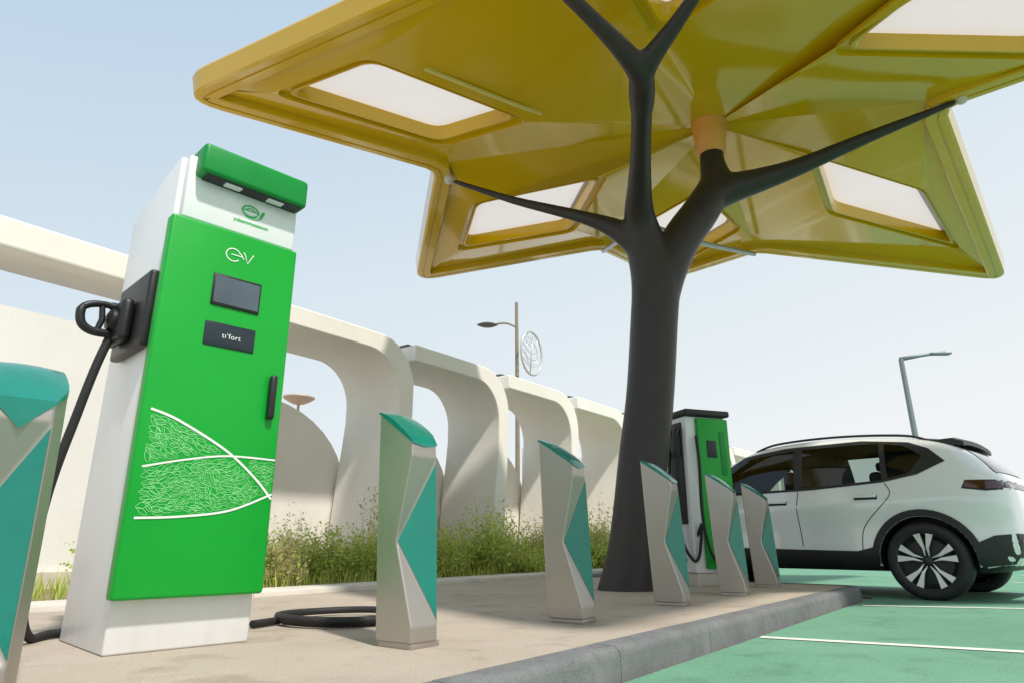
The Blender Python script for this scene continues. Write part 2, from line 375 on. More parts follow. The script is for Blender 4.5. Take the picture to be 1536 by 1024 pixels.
for k in range(6):
    q, zw = WQ[k]
    q = [Vector((x,y,zw)) for x,y in q]
    cen = sum(q, Vector())/4
    def rounded(s, dz, rr=.14):
        p = [cen+(x-cen)*s for x in q]; out = []
        for i in range(4):
            a = p[i-1]; b = p[i]; c = p[(i+1)%4]
            out.append([v+Vector((0,0,dz)) for v in bez(b+(a-b).normalized()*rr, b, b+(c-b).normalized()*rr, 5)])
        return out
    rings = [rounded(1.20,0,.16), rounded(1.185,.05,.16), rounded(1.095,.055,.15), rounded(1.085,.025,.14), rounded(1.055,.025,.14), rounded(1.0,.20,.14), rounded(.985,.26,.14), rounded(1.1,.29,.16)]
    rid = [[addl(g_) for g_ in r] for r in rings]
    for ra, rb in zip(rid[:-1], rid[1:]):
        fa = sum(ra, []); fb = sum(rb, [])
        for i in range(len(fa)):
            j = (i+1)%len(fa); F.append((fa[i],fa[j],fb[j],fb[i]))
    for (oi, cen_id, ww) in ((ids[0], cb, rid[0]), (ids[-1], ct, rid[-1])):
        va = vidx[k][0]; vb = vidx[(k+1)%6][0]; ti = tidx[k][0]
        groups = [[cen_id], [oi[va+1], oi[va+2]], [oi[ti+i] for i in range(7)], [oi[vb], oi[vb+1]]]
        for gi in range(4):
            F += strip(groups[gi], ww[gi])
            gn = (gi+1)%4; F.append((groups[gi][-1], groups[gn][0], ww[gn][0], ww[gi][-1]))
    panels.append(sum(rounded(1.006,.18,.14), []))
canopy = me_obj('canopy_roof', V, F, M['yellow'], shelter, True, 17, inv=INV)
for p in panels:
    me_obj('light_panel', p, [tuple(range(len(p)))], M['membrane'], canopy)
cbv = BVHTree.FromPolygons([tuple(v) for v in V], F)
def slot(a, b, w=.014):
    a = Vector(a); b = Vector(b); d = (b-a).normalized(); n = Vector((-d.y,d.x))
    K = 10; vv = []; ff = []
    for i in range(K+1):
        c = a+(b-a)*i/K
        for sgn in (-1,1):
            q = c+n*w*sgn; h = cbv.ray_cast(Vector((q.x,q.y,3.5)), Vector((0,0,1)))
            z = h[0].z if h[0] else 4.8
            vv += [(q.x,q.y,z-.004)]
    for i in range(K): ff.append((2*i,2*i+1,2*i+3,2*i+2))
    n0 = len(vv); vv += [(x,y,z+.03) for x,y,z in vv]
    ff += [tuple(i+n0 for i in f) for f in ff[:K]]
    for i in range(K):
        ff.append((2*i,2*i+2,2*i+2+n0,2*i+n0)); ff.append((2*i+1,2*i+3,2*i+3+n0,2*i+1+n0))
    me_obj('light_strip', vv, ff, M['strip'], canopy)
slot((-.85,5.40),(.32,6.14))

# ------------------------------------------------------------ main charger
a0 = math.atan2(.714,.70)
ch = empty('charging_station', (-1.543,2.74,0), a0, 'white charging cabinet with green door, screen and coiled cable', 'ev charger')
W_, D_ = .568, .62
bm = bmesh.new()
prof = [(0,0),(D_,0),(D_,2.0),(D_-.04,2.04),(.06,2.145),(0,2.145)]
v0 = [bm.verts.new((0,y,z)) for y,z in prof]; v1 = [bm.verts.new((W_,y,z)) for y,z in prof]
bm.faces.new(v0); bm.faces.new(v1[::-1])
for i in range(6): j=(i+1)%6; bm.faces.new((v0[i],v0[j],v1[j],v1[i]))
bmesh.ops.bevel(bm, geom=list(bm.edges), offset=.010, segments=3, profile=.5, affect='EDGES')
bm_obj(bm, 'cabinet', M['white'], ch, True, 50)
box('head_panel', (.02,W_-.004,-.055,-.001,1.823,2.14), M['white'], ch, .010, 3)
door = box('door', (-.022,W_+.012,-.07,-.001,.20,1.82), M['green'], ch, .014, 4)
bm = bmesh.new(); bm_box(bm, .05,W_+.004,-.14,.02,2.035,2.185, bev=.020, seg=4)
hood = bm_obj(bm, 'hood', M['green_d'], ch, True, 50)
box('hood_underside', (.08,W_-.02,-.125,-.057,2.027,2.037), M['black'], hood, 0)
box('lamp', (.17,.25,-.118,-.08,2.021,2.029), M['lens'], hood, .002)
box('lamp', (.38,.46,-.118,-.08,2.021,2.029), M['lens'], hood, .002)
yf = -.07
DW = W_+.034
def dx(f): return -.022+f*DW
scr = box('screen_bezel', (dx(.35),dx(.725),yf-.008,yf+.003,1.44,1.592), M['black'], ch, .004)
box('screen', (dx(.365),dx(.71),yf-.010,yf-.0075,1.452,1.580), M['screen'], scr, 0)
pl = box('name_plate', (dx(.335),dx(.72),yf-.006,yf+.003,1.252,1.362), M['plate'], ch, .004)
text_mesh('plate_text', 't\u0131\u2019fort', .033, M['ink_w'], pl, (dx(.535),yf-.0075,1.305), (R(90),0,0), .0008, 0, 1.10)
bm = bmesh.new(); bm_box(bm, dx(.865),dx(.925),yf-.035,yf-.002,.955,1.165, bev=.015, seg=3); bm_obj(bm,'handle',M['black'],door,True)
def ribbon(pts, w, y, closed=False):
    V=[];F=[]; n=len(pts)
    for i in range(n):
        a = Vector(pts[i-1] if (closed or i>0) else pts[i]); b = Vector(pts[(i+1)%n] if (closed or i<n-1) else pts[i])
        t = (b-a); t = t.normalized() if t.length>1e-7 else Vector((1,0)); nn = Vector((-t.y,t.x))*w/2
        p = Vector(pts[i]); V += [(p.x+nn.x,y,p.y+nn.y),(p.x-nn.x,y,p.y-nn.y)]
    for i in range(n if closed else n-1):
        j=(i+1)%n; F.append((2*i,2*i+1,2*j+1,2*j))
    return V,F
def arc(cx,cz,rx,rz,a0,a1,n=28): return [(cx+rx*math.cos(R(a0+(a1-a0)*i/n)), cz+rz*math.sin(R(a0+(a1-a0)*i/n))) for i in range(n+1)]
ye = yf-.0022
cx = dx(.475); cz = 1.702
loop = arc(cx,cz,.034,.031,-38,-335,26)+[(cx+.038,cz+.011),(cx+.043,cz+.001)]
parts = [ribbon(loop,.005,ye), ribbon([(cx-.010,cz+.001),(cx+.043,cz+.001),(cx+.052,cz-.010)],.0045,ye-.0004), ribbon([(cx+.046,cz+.025),(cx+.053,cz+.020),(cx+.070,cz-.026),(cx+.095,cz+.025)],.005,ye-.0008)]
Vv,Ff = merge(parts); me_obj('door_emblem',Vv,Ff,M['ink_w'],door)
yh = -.057; cx=.325; cz=1.955
parts = [ribbon(arc(cx,cz,.040,.028,-20,330),.008,yh), ribbon([(cx-.034,cz+.002),(cx+.034,cz+.003)],.006,yh-.0004), ribbon(arc(cx,cz+.003,.020,.012,5,180),.005,yh-.0008),
         ribbon(arc(cx+.010,cz-.014,.046,.022,225,345),.005,yh-.0012), ribbon([(cx+.052,cz-.020),(cx+.058,cz-.002),(cx+.066,cz+.016)],.013,yh-.0016)]
Vv,Ff = merge(parts); me_obj('head_emblem',Vv,Ff,M['ink_g'],ch)
text_mesh('head_text', 'y\u0131dsommosstoon', .025, M['ink_g'], ch, (.335,-.0565,1.892), (R(90),0,0), .0006, .0004)
def cr2(pts, k=10): return [(p.x,p.z) for p in spline([(x,0,z) for x,z in pts], k)]
c1 = cr2([(dx(.06),.94),(dx(.25),.905),(dx(.60),.80),(dx(.84),.69),(dx(.985),.600)])
c2 = cr2([(dx(.06),.705),(dx(.33),.745),(dx(.62),.775),(dx(.985),.775)])
c3 = cr2([(dx(.06),.505),(dx(.35),.515),(dx(.68),.545),(dx(.985),.622)])
Vv,Ff = merge([ribbon(c1,.010,ye), ribbon(c2,.008,ye-.0005), ribbon(c3,.009,ye-.001)])
me_obj('door_lines',Vv,Ff,M['ink_w'],door)
def interp(c,x):
    for i in range(len(c)-1):
        if c[i][0]<=x<=c[i+1][0]:
            t=(x-c[i][0])/max(1e-6,c[i+1][0]-c[i][0]); return c[i][1]*(1-t)+c[i+1][1]*t
    return c[-1][1]
parts=[]; rnd=random.Random(3); placed=[]
def okp(q):
    return dx(.055)<q[0]<dx(.985) and ((interp(c2,q[0])+.007<q[1]<interp(c1,q[0])-.009) or (interp(c3,q[0])+.007<q[1]<interp(c2,q[0])-.007))
for k in range(5000):
    x = rnd.uniform(dx(.08),dx(.97)); z = rnd.uniform(.52,.92)
    if any((x-p)**2+((z-q)*2.0)**2 < .0255**2 for p,q in placed): continue
    a = (rnd.gauss(.30,.3) if z>.7 else rnd.gauss(-.10,.4))+.5*math.sin(x*18+z*9)
    if z>interp(c2,x): a = rnd.gauss(-.45,.35)
    L=rnd.uniform(.034,.058); h=L*rnd.uniform(.17,.25)
    pts=[]
    for i in range(15):
        t=i/14; ang=2*math.pi*t*0.90+.3; lx=.5*math.cos(ang); lz=math.sin(ang)*(1-.5*abs(lx))
        pts.append((x+math.cos(a)*L*lx-math.sin(a)*h*lz, z+math.sin(a)*L*lx+math.cos(a)*h*lz))
    if not all(okp(q) for q in pts): continue
    if len({q[1]>interp(c2,q[0]) for q in pts})>1: continue
    if any(abs(q[1]-interp(c1,q[0]))<.009 for q in pts): continue
    placed.append((x,z))
    parts.append(ribbon(pts, rnd.uniform(.0018,.0026), ye+.0006-.000004*len(placed)))
    if rnd.random()<.5:
        vein=[(x+math.cos(a)*L*u, z+math.sin(a)*L*u) for u in (-.35,0,.3)]
        parts.append(ribbon(vein,.0014,ye+.0006-.000004*len(placed)-.000002))
Vv,Ff = merge(parts); me_obj('door_leaf_pattern',Vv,Ff,M['ink_lg'],door)
hol = box('holster', (-.045,-.001,.02,.44,1.22,1.57), M['black'], ch, .014, 3)
bm = bmesh.new(); bm_box(bm, -.10,-.046,.15,.36,1.26,1.46, bev=.025, seg=3); bm_obj(bm,'holster_socket',M['black'],hol,True)
gun = spline([(-.09,.26,1.43),(-.15,.25,1.43),(-.205,.245,1.415),(-.232,.245,1.385),(-.222,.245,1.325),(-.175,.25,1.30),(-.10,.26,1.305)],5)
V1,F1 = tube_data(gun,[.020]*3+[.015]*4+[.016]*8+[.019]*(len(gun)-15),12)
V2,F2 = tube_data([(-.07,.255,1.365),(-.12,.25,1.37),(-.13,.25,1.37)],[.055,.048,.02],14)
V3,F3 = tube_data([(-.155,.25,1.43),(-.145,.25,1.36),(-.16,.25,1.30)],[.012,.014,.012],8)
Vv,Ff = merge([(V1,F1),(V2,F2),(V3,F3)]); me_obj('charging_connector',Vv,Ff,M['black'],ch,True,50)
cab = spline([(-.10,.27,1.29),(-.13,.28,1.15),(-.16,.30,.95),(-.20,.36,.6),(-.19,.46,.2),(-.12,.60,.03),(.0,.72,.022),(.3,.78,.022),(.62,.56,.022)],10)
tube('cable', cab, .019, M['rubber'], ch, 10)
ci = Matrix.Rotation(-a0,4,'Z') @ Matrix.Translation((1.543,-2.74,0))
pts=[]
cc=Vector((-.96,3.96,0))
for i in range(60):
    t=i/59; a=R(215+t*560); r=.27+.03*math.sin(t*9)+ .04*t
    pts.append((cc.x+math.cos(a)*r*1.15, cc.y+math.sin(a)*r*1.15, .021+.024*t+ .004*math.sin(a*2)))
coil=[Vector((-1.30,3.60,.022)),Vector((-1.25,3.72,.022))]+[Vector(p) for p in pts]
tube('cable', [ci@p for p in spline(coil,2)], .019, M['rubber'], ch, 10)

# ------------------------------------------------------------ bollards
def bollard_meshes(dip):
    a=.110; b=.095
    def sh(v): x,y,z=v; return (x-.050*z, y, z)
    def ztop(t): return .985-.150*(t**1.45)
    def ring(z, sft, k): 
        return [(-a*k,-b*k,z),(a*k-sft,-b*k,z),(a*k,b*.60*k,z),(a*.45*k,b*k,z),(-a*k,b*k,z)]
    rings=[ring(.022,.006,.97), ring(.085,.003,.975), ring(.42,.095,.99), ring(.775,.002,.98)]
    V=sum(rings,[]); F=[]
    def q(*f): F.append(tuple(f))
    for r in range(3):
        o=5*r; n=o+5
        for (i,j) in ((0,1),(2,3),(3,4),(4,0)): q(o+i,o+j,n+j,n+i)
    q(1,2,7,6)
    F.append((6,7,11)); F.append((11,7,12)); F.append((11,12,17)); F.append((11,17,16))
    teal=[V[11],V[7],V[12],V[17]]
    K=8; k=.98
    xs0=-a*k; xs1=a*k-.002
    fr=[];bk=[]
    for i in range(K+1):
        t=i/K; x=xs0+(xs1-xs0)*t; V.append((x*.99,-b*.96,ztop(t))); fr.append(len(V)-1)
    mR=len(V); V.append((a*k*.99,b*.57,ztop(1.0)))
    xb1=a*.45*k
    for i in range(K+1):
        t=i/K; x=xs0+(xb1-xs0)*t; tt=(x-xs0)/(xs1-xs0); V.append((x*.99,b*.96,ztop(tt))); bk.append(len(V)-1)
    F.append((15,16)+tuple(fr[::-1])); q(16,17,mR,fr[-1]); q(17,18,bk[-1],mR); F.append((18,19)+tuple(bk)); q(19,15,fr[0],bk[0])
    F.append(tuple(fr)+(mR,)+tuple(bk[::-1]))
    F.append((0,1,2,3,4))
    body=([sh(v) for v in V],F)
    CV=[];CF=[]
    def plan_y(x):
        if x<=xb1: return b*.985
        u=(x-xb1)/(a*k+.005-xb1); return b*.985+(b*.60-b*.985)*min(1,u)
    J=6; XS=[xs0-.003+(xs1+.006-xs0)*(i/K) for i in range(K+1)]
    for i,x in enumerate(XS):
        t=i/K; y1=plan_y(x); y0=-b*.985
        for j in range(J+1):
            u=j/J; CV.append((x,y0+(y1-y0)*u,ztop(t)+.005+.012*math.sin(math.pi*u)*math.sin(math.pi*min(1,t*.85+.15))))
    n=J+1
    for i in range(K):
        for j in range(J): CF.append((i*n+j,i*n+j+1,(i+1)*n+j+1,(i+1)*n+j))
    def low(j):
        o=len(CV)
        for i,x in enumerate(XS):
            t=i/K; x_,y_,z_=CV[i*n+j]; CV.append((x_,y_,ztop(t)-.003-.020*math.sin(math.pi*t)**.8))
        for i in range(K): CF.append((i*n+j,(i+1)*n+j,o+i+1,o+i))
        return o
    oa=low(0); ob=low(J)
    o=len(CV)
    for j in range(J+1):
        u=j/J; x_,y_,z_=CV[K*n+j]; CV.append((x_+.001,y_,ztop(1)-.004-dip*(1-abs(2*u-1))**1.1))
    for j in range(J): CF.append((K*n+j,K*n+j+1,o+j+1,o+j))
    CF.append((K*n,o,oa+K)); CF.append((K*n+J,o+J,ob+K))
    CF.append(tuple([j for j in range(J+1)]+[ob,oa]))
    A,B,C,D=[Vector(v) for v in teal]
    def panel(s,d):
        c=(A+B+C+D)/4; n1=(B-A).cross(C-A).normalized(); n1=-n1 if n1.x<0 else n1
        P=[A,B+Vector((0,0,.006)),C,D-Vector((0,0,.006))]
        return [Vector(sh(c+(p-c)*s+n1*d)) for p in P]
    return body,([sh(v) for v in CV],CF),panel(.970,.0012),panel(.955,.0032)
def make_bollard(loc, rot, label, dip):
    body,cap,tr,pn = bollard_meshes(dip)
    e=empty('bollard',loc,rot,label,'bollard','steel and teal bollards along the pavement')
    o=me_obj('post',*body,M['steel'],e)
    bv=o.modifiers.new('b','BEVEL'); bv.width=.007; bv.segments=3; bv.limit_method='ANGLE'; bv.angle_limit=R(12)
    for p in o.data.polygons: p.use_smooth=True
    o.data.set_sharp_from_angle(angle=R(60))
    wn=o.modifiers.new('w','WEIGHTED_NORMAL'); wn.keep_sharp=True
    me_obj('cap',*cap,M['teal'],e,True,40)
    me_obj('panel_trim',tr,[(0,1,2),(0,2,3)],M['steel'],e)
    v=list(pn); nrm=(v[1]-v[0]).cross(v[2]-v[0]).normalized(); nrm=-nrm if nrm.x<0 else nrm
    me_obj('teal_panel',v+[p-nrm*.006 for p in v],[(0,1,2),(0,2,3),(0,1,5,4),(1,2,6,5),(2,3,7,6),(3,0,4,7)],M['teal'],e)
    box('foot',(-.100,.096,-.084,.080,-.002,.023),M['steel'],e,.003)
    return e
rotB = math.atan2(-.6,.8)
b1=make_bollard((-.43,3.03,0),rotB,'faceted brushed steel bollard with teal triangle beside coiled cable',.012)
def copy_thing(src, loc, rot, label):
    e=src.copy(); COL.objects.link(e); e.location=loc; e.rotation_euler=(0,0,rot); e['label']=label
    for c in src.children:
        q=c.copy(); q.parent=e; COL.objects.link(q)
    return e
bl='faceted brushed steel bollard with teal cap and triangle on pavement'
nb=make_bollard((-1.50,2.03,0),rotB-.15,'faceted brushed steel bollard with pointed teal cap beside charging cabinet',.085)
nb.scale=(1.12,1.12,.985)
for p in ((.335,3.91,0),(1.12,4.94,0),(1.845,5.86,0),(2.50,6.90,0)):
    e=copy_thing(b1,p,rotB+.12+random.uniform(-.03,.03),bl)

# ------------------------------------------------------------ second charger
c2e = empty('charging_station', (1.86,7.05,0), R(20), 'green and white fast charger with hanging cables beside parked car', 'ev charger')
box('cabinet',(0,.50,0.03,.42,.12,1.72),M['white'],c2e,.015,3)
box('plinth',(.03,.47,.05,.40,0,.118),M['concrete'],c2e,.004)
box('roof',(-.03,.54,-.03,.45,1.722,1.79),M['clad'],c2e,.02,3)
fd=box('door',(.12,.515,-.012,.029,.16,1.70),M['green'],c2e,.012)
box('display',(.22,.34,-.018,-.011,1.28,1.46),M['black'],fd,.003)
box('recess',(.39,.46,-.018,-.011,1.10,1.56),M['green_d'],fd,.003)
sp=box('side_panel',(-.02,-.001,.10,.34,.6,1.66),M['clad'],c2e,.004)
for yy in (.12,.28):
    V1,F1=tube_data(spline([(-.045,yy,1.60),(-.07,yy,1.52),(-.075,yy,1.40),(-.05,yy,1.30)],4),[.035]*5+[.028]*8,10)
    me_obj('charging_connector',V1,F1,M['black'],c2e,True,50)
    tube('cable',spline([(-.05,yy,1.32),(-.10,yy-.02,1.0),(-.09,yy,.5),(-.02,yy-.08,.25),(.03,yy-.13,.3),(.07,-.03,.6)],6),.016,M['rubber'],c2e,8)
tube('cable',spline([(.09,-.02,1.5),(.07,-.07,1.2),(.05,-.08,.7),(.10,-.09,.35),(.2,-.08,.22),(.26,-.03,.3)],6),.016,M['rubber'],c2e,8)

# ------------------------------------------------------------ car
def inside_poly(x,z,P):
    c=False
    for i in range(len(P)):
        (x1,z1),(x2,z2)=P[i-1],P[i]
        if (z1>z)!=(z2>z) and x<(x2-x1)*(z-z1)/(z2-z1)+x1: c=not c
    return c
WIN=[[(2.36,1.06),(2.08,1.275),(1.82,1.445),(1.22,1.500),(1.19,1.065)],
     [(1.10,1.07),(1.12,1.503),(.55,1.503),(.33,1.495),(.30,1.11)],
     [(.25,1.115),(.28,1.485),(.10,1.45),(-.07,1.33),(.04,1.17)]]
def build_car(loc, rot, sc):
    root=empty('parked_car',loc,rot,'white electric crossover hatchback with black cladding parked by chargers','car')
    root.scale=(sc,sc,sc)
    def tx(x): return x if x>-.34 else -.34+(x+.34)*.84     # short rear overhang
    ST=[(-.80,.66,.46,.84,.96,1.01,.60),(-.77,.80,.36,.89,1.02,1.08,.62),(-.68,.88,.28,.92,1.07,1.19,.66),(-.52,.91,.24,.945,1.08,1.33,.68),(-.34,.92,.23,.95,1.08,1.46,.68),(0,.925,.23,.945,1.07,1.575,.68),
        (.6,.92,.23,.925,1.04,1.635,.68),(1.2,.915,.23,.91,1.02,1.645,.68),(1.75,.915,.23,.90,1.01,1.605,.66),(2.15,.915,.23,.89,1.005,1.40,.66),(2.5,.91,.23,.88,.995,1.17,.70),(2.72,.905,.23,.87,.98,1.05,.72),
        (3.1,.89,.24,.83,.92,.97,.72),(3.36,.84,.27,.75,.82,.86,.70),(3.5,.72,.34,.66,.72,.75,.66),(3.54,.60,.40,.60,.64,.66,.6)]
    V=[];F=[]
    for (x,hw,zb,zs,zt,zr,rk) in ST:
        x=tx(x)
        r=[(0,zb),(hw*.80,zb),(hw*.955,zb+.06),(hw*.995,zb+.20),(hw*.962,(zb+zs)/2+.05),(hw*1.005,zs-.06),(hw*.992,zs-.025),(hw*.93,zt),
           (hw*(.93+rk)/2+.02,(zt*.45+zr*.55)),(hw*rk+.03,zr-.07),(hw*rk-.06,zr-.022),(0,zr)]
        full=r+[(-y,z) for y,z in r[1:-1]][::-1]
        for y,z in full: V.append((x,y,z))
    n=22
    for i in range(len(ST)-1):
        for k in range(n):
            l=(k+1)%n; F.append((i*n+k,i*n+l,(i+1)*n+l,(i+1)*n+k))
    F.append(tuple(range(n))); F.append(tuple((len(ST)-1)*n+k for k in range(n)))
    o=me_obj('tmpbody',V,F,M['carwhite'])
    ss=o.modifiers.new('s','SUBSURF'); ss.levels=3; ss.render_levels=3
    dg=bpy.context.evaluated_depsgraph_get(); me0=bpy.data.meshes.new_from_object(o.evaluated_get(dg))
    bv=BVHTree.FromPolygons([v.co.copy() for v in me0.vertices],[tuple(p.vertices) for p in me0.polygons])
    cut=[]
    for wx in (0,2.68):
        for sd in (-1,1):
            Vc,Fc=lathe([(.405,.60),(.405,1.3)],40,'Y'); Fc=Fc+[tuple(range(40)),tuple(range(40,80))]
            cut.append(me_obj('tmpcut',[(x+wx,y*sd,z+.345) for x,y,z in Vc],Fc,M['clad']))
    for P in WIN:
        n_=len(P); Vc=[(x,y,z) for y in (-1.5,1.5) for x,z in P]
        Fc=[tuple(range(n_)),tuple(range(n_,2*n_))]+[(i,(i+1)%n_,n_+(i+1)%n_,n_+i) for i in range(n_)]
        cut.append(me_obj('tmpcut',Vc,Fc,M['clad']))
    for c in cut:
        bo=o.modifiers.new('b','BOOLEAN'); bo.object=c; bo.operation='DIFFERENCE'; bo.solver='EXACT'
    dg=bpy.context.evaluated_depsgraph_get(); me=bpy.data.meshes.new_from_object(o.evaluated_get(dg))
    for c in cut+[o]: bpy.data.objects.remove(c)
    me.materials.clear(); me.materials.append(M['carwhite']); me.materials.append(M['clad']); me.materials.append(M['seat'])
    for p in me.polygons:
        p.use_smooth=True; c=p.center
        dn=min(math.hypot(c.x-w,c.z-.345) for w in (0,2.68))
        p.material_index = 1 if (dn<.408 and abs(c.y)<.95 and abs(c.y)>.55 and (dn<.39 or abs(p.normal.y)<.3)) or p.normal.z<-.8 and c.z<.6 else 0
        if 1.0<c.z<1.51 and -.12<c.x<2.4 and abs(p.normal.y)<.05 and abs(c.y)<.45: p.material_index=2
    me.set_sharp_from_angle(angle=R(40))
    add(bpy.data.objects.new('body',me),root)
    def decal(name,poly,m,mode='side',sd=1,off=.004,g_=.05,parent=root,avoid=False,holes=None):
        if mode=='side': poly=[(tx(x),z) for x,z in poly]
        bm=bmesh.new(); vs=[bm.verts.new((x,0,z)) for x,z in poly]; bm.faces.new(vs)
        xs=[p[0] for p in poly]; zs=[p[1] for p in poly]
        def cutp(co,no): bmesh.ops.bisect_plane(bm,geom=bm.verts[:]+bm.edges[:]+bm.faces[:],plane_co=co,plane_no=no)
        if holes:
            for H in holes:
                for i in range(len(H)):
                    a_,b_=H[i-1],H[i]; cutp((a_[0],0,a_[1]),(-(b_[1]-a_[1]),0,b_[0]-a_[0]))
            dead=[f for f in bm.faces if any(inside_poly(f.calc_center_median().x,f.calc_center_median().z,H) for H in holes)]
            bmesh.ops.delete(bm,geom=dead,context='FACES')
        x=min(xs)+g_
        while x<max(xs): cutp((x,0,0),(1,0,0)); x+=g_
        z=min(zs)+g_
        while z<max(zs): cutp((0,0,z),(0,0,1)); z+=g_
        if avoid:
            for v in bm.verts:
                for w in (0,2.68):
                    dd=math.hypot(v.co.x-w,v.co.z-.345)
                    if dd<.42: k_=.42/max(dd,.01); v.co.x=w+(v.co.x-w)*k_; v.co.z=.345+(v.co.z-.345)*k_
        bad=[]
        for v in bm.verts:
            if mode=='side': h=bv.ray_cast(Vector((v.co.x,3*sd,v.co.z)),Vector((0,-sd,0)))
            else: h=bv.ray_cast(Vector((-3,v.co.x,v.co.z)),Vector((1,0,0)))
            if h[0] is not None: v.co=h[0]+h[1]*off
            else: bad.append(v)
        if bad: bmesh.ops.delete(bm,geom=bad,context='VERTS')
        bmesh.ops.triangulate(bm,faces=[f for f in bm.faces if len(f.verts)>4])
        return bm_obj(bm,name,m,parent,True,60)
    for sd in (1,-1):
        decal('window_trim',[(2.52,1.02),(2.15,1.275),(1.84,1.478),(1.3,1.535),(.5,1.537),(.06,1.48),(-.12,1.40),(-.26,1.26),(-.02,1.145),(.3,1.085),(1.0,1.045)],M['clad'],sd=sd,off=.004,holes=WIN)
        for P in WIN: decal('window',P,M['pane'],sd=sd,off=.002)
        decal('sill_cladding',[(.42,.25),(2.28,.25),(2.26,.42),(2.1,.46),(.6,.43),(.44,.47)],M['clad'],sd=sd,off=.006)
        for wx in (0,2.68):
            K=24; a1,a2=-10,190; V=[];F=[]
            for k in range(K+1):
                an=R(a1+(a2-a1)*k/K)
                for rr_ in (.470,.443,.407):
                    x=wx+rr_*math.cos(an); z=.345+rr_*math.sin(an)
                    h=bv.ray_cast(Vector((x,3*sd,z)),Vector((0,-sd,0)))
                    V.append(Vector((x,h[0].y+.010*sd,z)) if h[0] is not None else Vector((x,.86*sd,z)))
                V.append(Vector((wx+.405*math.cos(an),.80*sd,.345+.405*math.sin(an))))
            for k in range(K):
                for j in range(3): F.append((4*k+j,4*k+j+1,4*k+j+5,4*k+j+4))
            me_obj('arch_cladding',V,F,M['clad'],root,True,50)
        decal('bumper_cladding',[(-.775,.42),(-.70,.33),(-.42,.30),(-.42,.50),(-.60,.57),(-.775,.585)],M['clad'],sd=sd,off=.007,avoid=True)
        decal('tail_light',[(-.40,1.0),(-.43,1.055),(-.765,1.045),(-.775,.985),(-.6,.975)],M['red'],sd=sd,off=.007,g_=.04)
        decal('tail_light_trim',[(-.38,.99),(-.42,1.066),(-.77,1.056),(-.78,.970),(-.6,.960)],M['clad'],sd=sd,off=.003,g_=.04)
        def seam(pts,w=.008):
            V=[];F=[]
            P=spline([(x,0,z) for x,z in pts],6)
            for i,p in enumerate(P):
                t=(P[min(i+1,len(P)-1)]-P[max(i-1,0)]).normalized(); nn=Vector((-t.z,0,t.x))*w/2
                for s_ in (1,-1):
                    q=p+nn*s_; h=bv.ray_cast(Vector((q.x,3*sd,q.z)),Vector((0,-sd,0)))
                    V.append((h[0]+h[1]*.002) if h[0] is not None else Vector((q.x,.9*sd,q.z)))
            for i in range(len(P)-1): F.append((2*i,2*i+1,2*i+3,2*i+2))
            me_obj('door_seam',V,F,M['black'],root)
        seam([(1.15,1.05),(1.16,.8),(1.14,.47)]); seam([(2.38,1.02),(2.36,.8),(2.25,.5)]); seam([(.28,1.08),(.24,.95),(.46,.72),(.53,.60),(.55,.44)])
        for hx,hz in ((1.38,.925),(.46,.95)):
            h=bv.ray_cast(Vector((hx,3*sd,hz)),Vector((0,-sd,0))); y=h[0].y
            decal('handle_shadow',[(hx-.11,hz-.028),(hx+.11,hz-.028),(hx+.11,hz+.014),(hx-.11,hz+.014)],M['alloy_d'],sd=sd,off=.002,g_=.03)  # flat dark decal on the door, paints the shadow around the handle
            bm=bmesh.new(); bm_box(bm,hx-.105,hx+.105,min(y+.004*sd,y+.03*sd),max(y+.004*sd,y+.03*sd),hz-.008,hz+.018,bev=.007,seg=2); bm_obj(bm,'handle',M['carwhite'],root,True)
        bm=bmesh.new(); bm_box(bm,1.80,2.0,min(.97*sd,1.18*sd),max(.97*sd,1.18*sd),1.07,1.21,bev=.04,seg=3); bm_box(bm,1.92,1.99,min(.82*sd,.99*sd),max(.82*sd,.99*sd),1.05,1.10,bev=.01); bm_obj(bm,'side_mirror',M['black'],root,True)
        rp=[]
        for x in (-.1,.05,.3,.6,.9,1.2,1.5,1.7):
            h=bv.ray_cast(Vector((x,.57*sd,3)),Vector((0,0,-1))); rp.append((x,.57*sd,h[0].z+(.024 if 0<x<1.6 else .0)))
        tube('roof_rail',spline(rp,4),.013,M['black'],root,8)
        bm=bmesh.new(); bm_box(bm,1.28,1.42,min(.14*sd,.60*sd),max(.14*sd,.60*sd),.9,1.28,bev=.05,seg=3); bm_box(bm,1.26,1.36,min(.25*sd,.49*sd),max(.25*sd,.49*sd),1.295,1.42,bev=.035,seg=3)
        bm_obj(bm,'seat',M['seat'],root,True)
    bm=bmesh.new(); bm_box(bm,.36,.50,-.62,.62,.95,1.22,bev=.05,seg=3)
    for y in (-.42,.42): bm_box(bm,.36,.44,y-.12,y+.12,1.225,1.32,bev=.03,seg=3)
    bm_obj(bm,'rear_bench',M['seat'],root,True)
    decal('rear_window',[(-.62,1.14),(-.50,1.42),(.50,1.42),(.62,1.14)],M['glass'],'rear',off=.006)
    decal('tail_light',[(-.74,.99),(-.74,1.04),(.74,1.04),(.74,.99)],M['red'],'rear',off=.006)
    decal('rear_bumper_cladding',[(-.70,.38),(-.74,.585),(.74,.585),(.70,.38)],M['clad'],'rear',off=.007)
    decal('reflector',[(.5,.50),(.5,.535),(.68,.535),(.68,.50)],M['redb'],'rear',off=.012)
    decal('reflector',[(-.5,.50),(-.5,.535),(-.68,.535),(-.68,.50)],M['redb'],'rear',off=.012)
    bm=bmesh.new(); rows=[]
    ys=[-.58,-.45,-.2,0,.2,.45,.58]
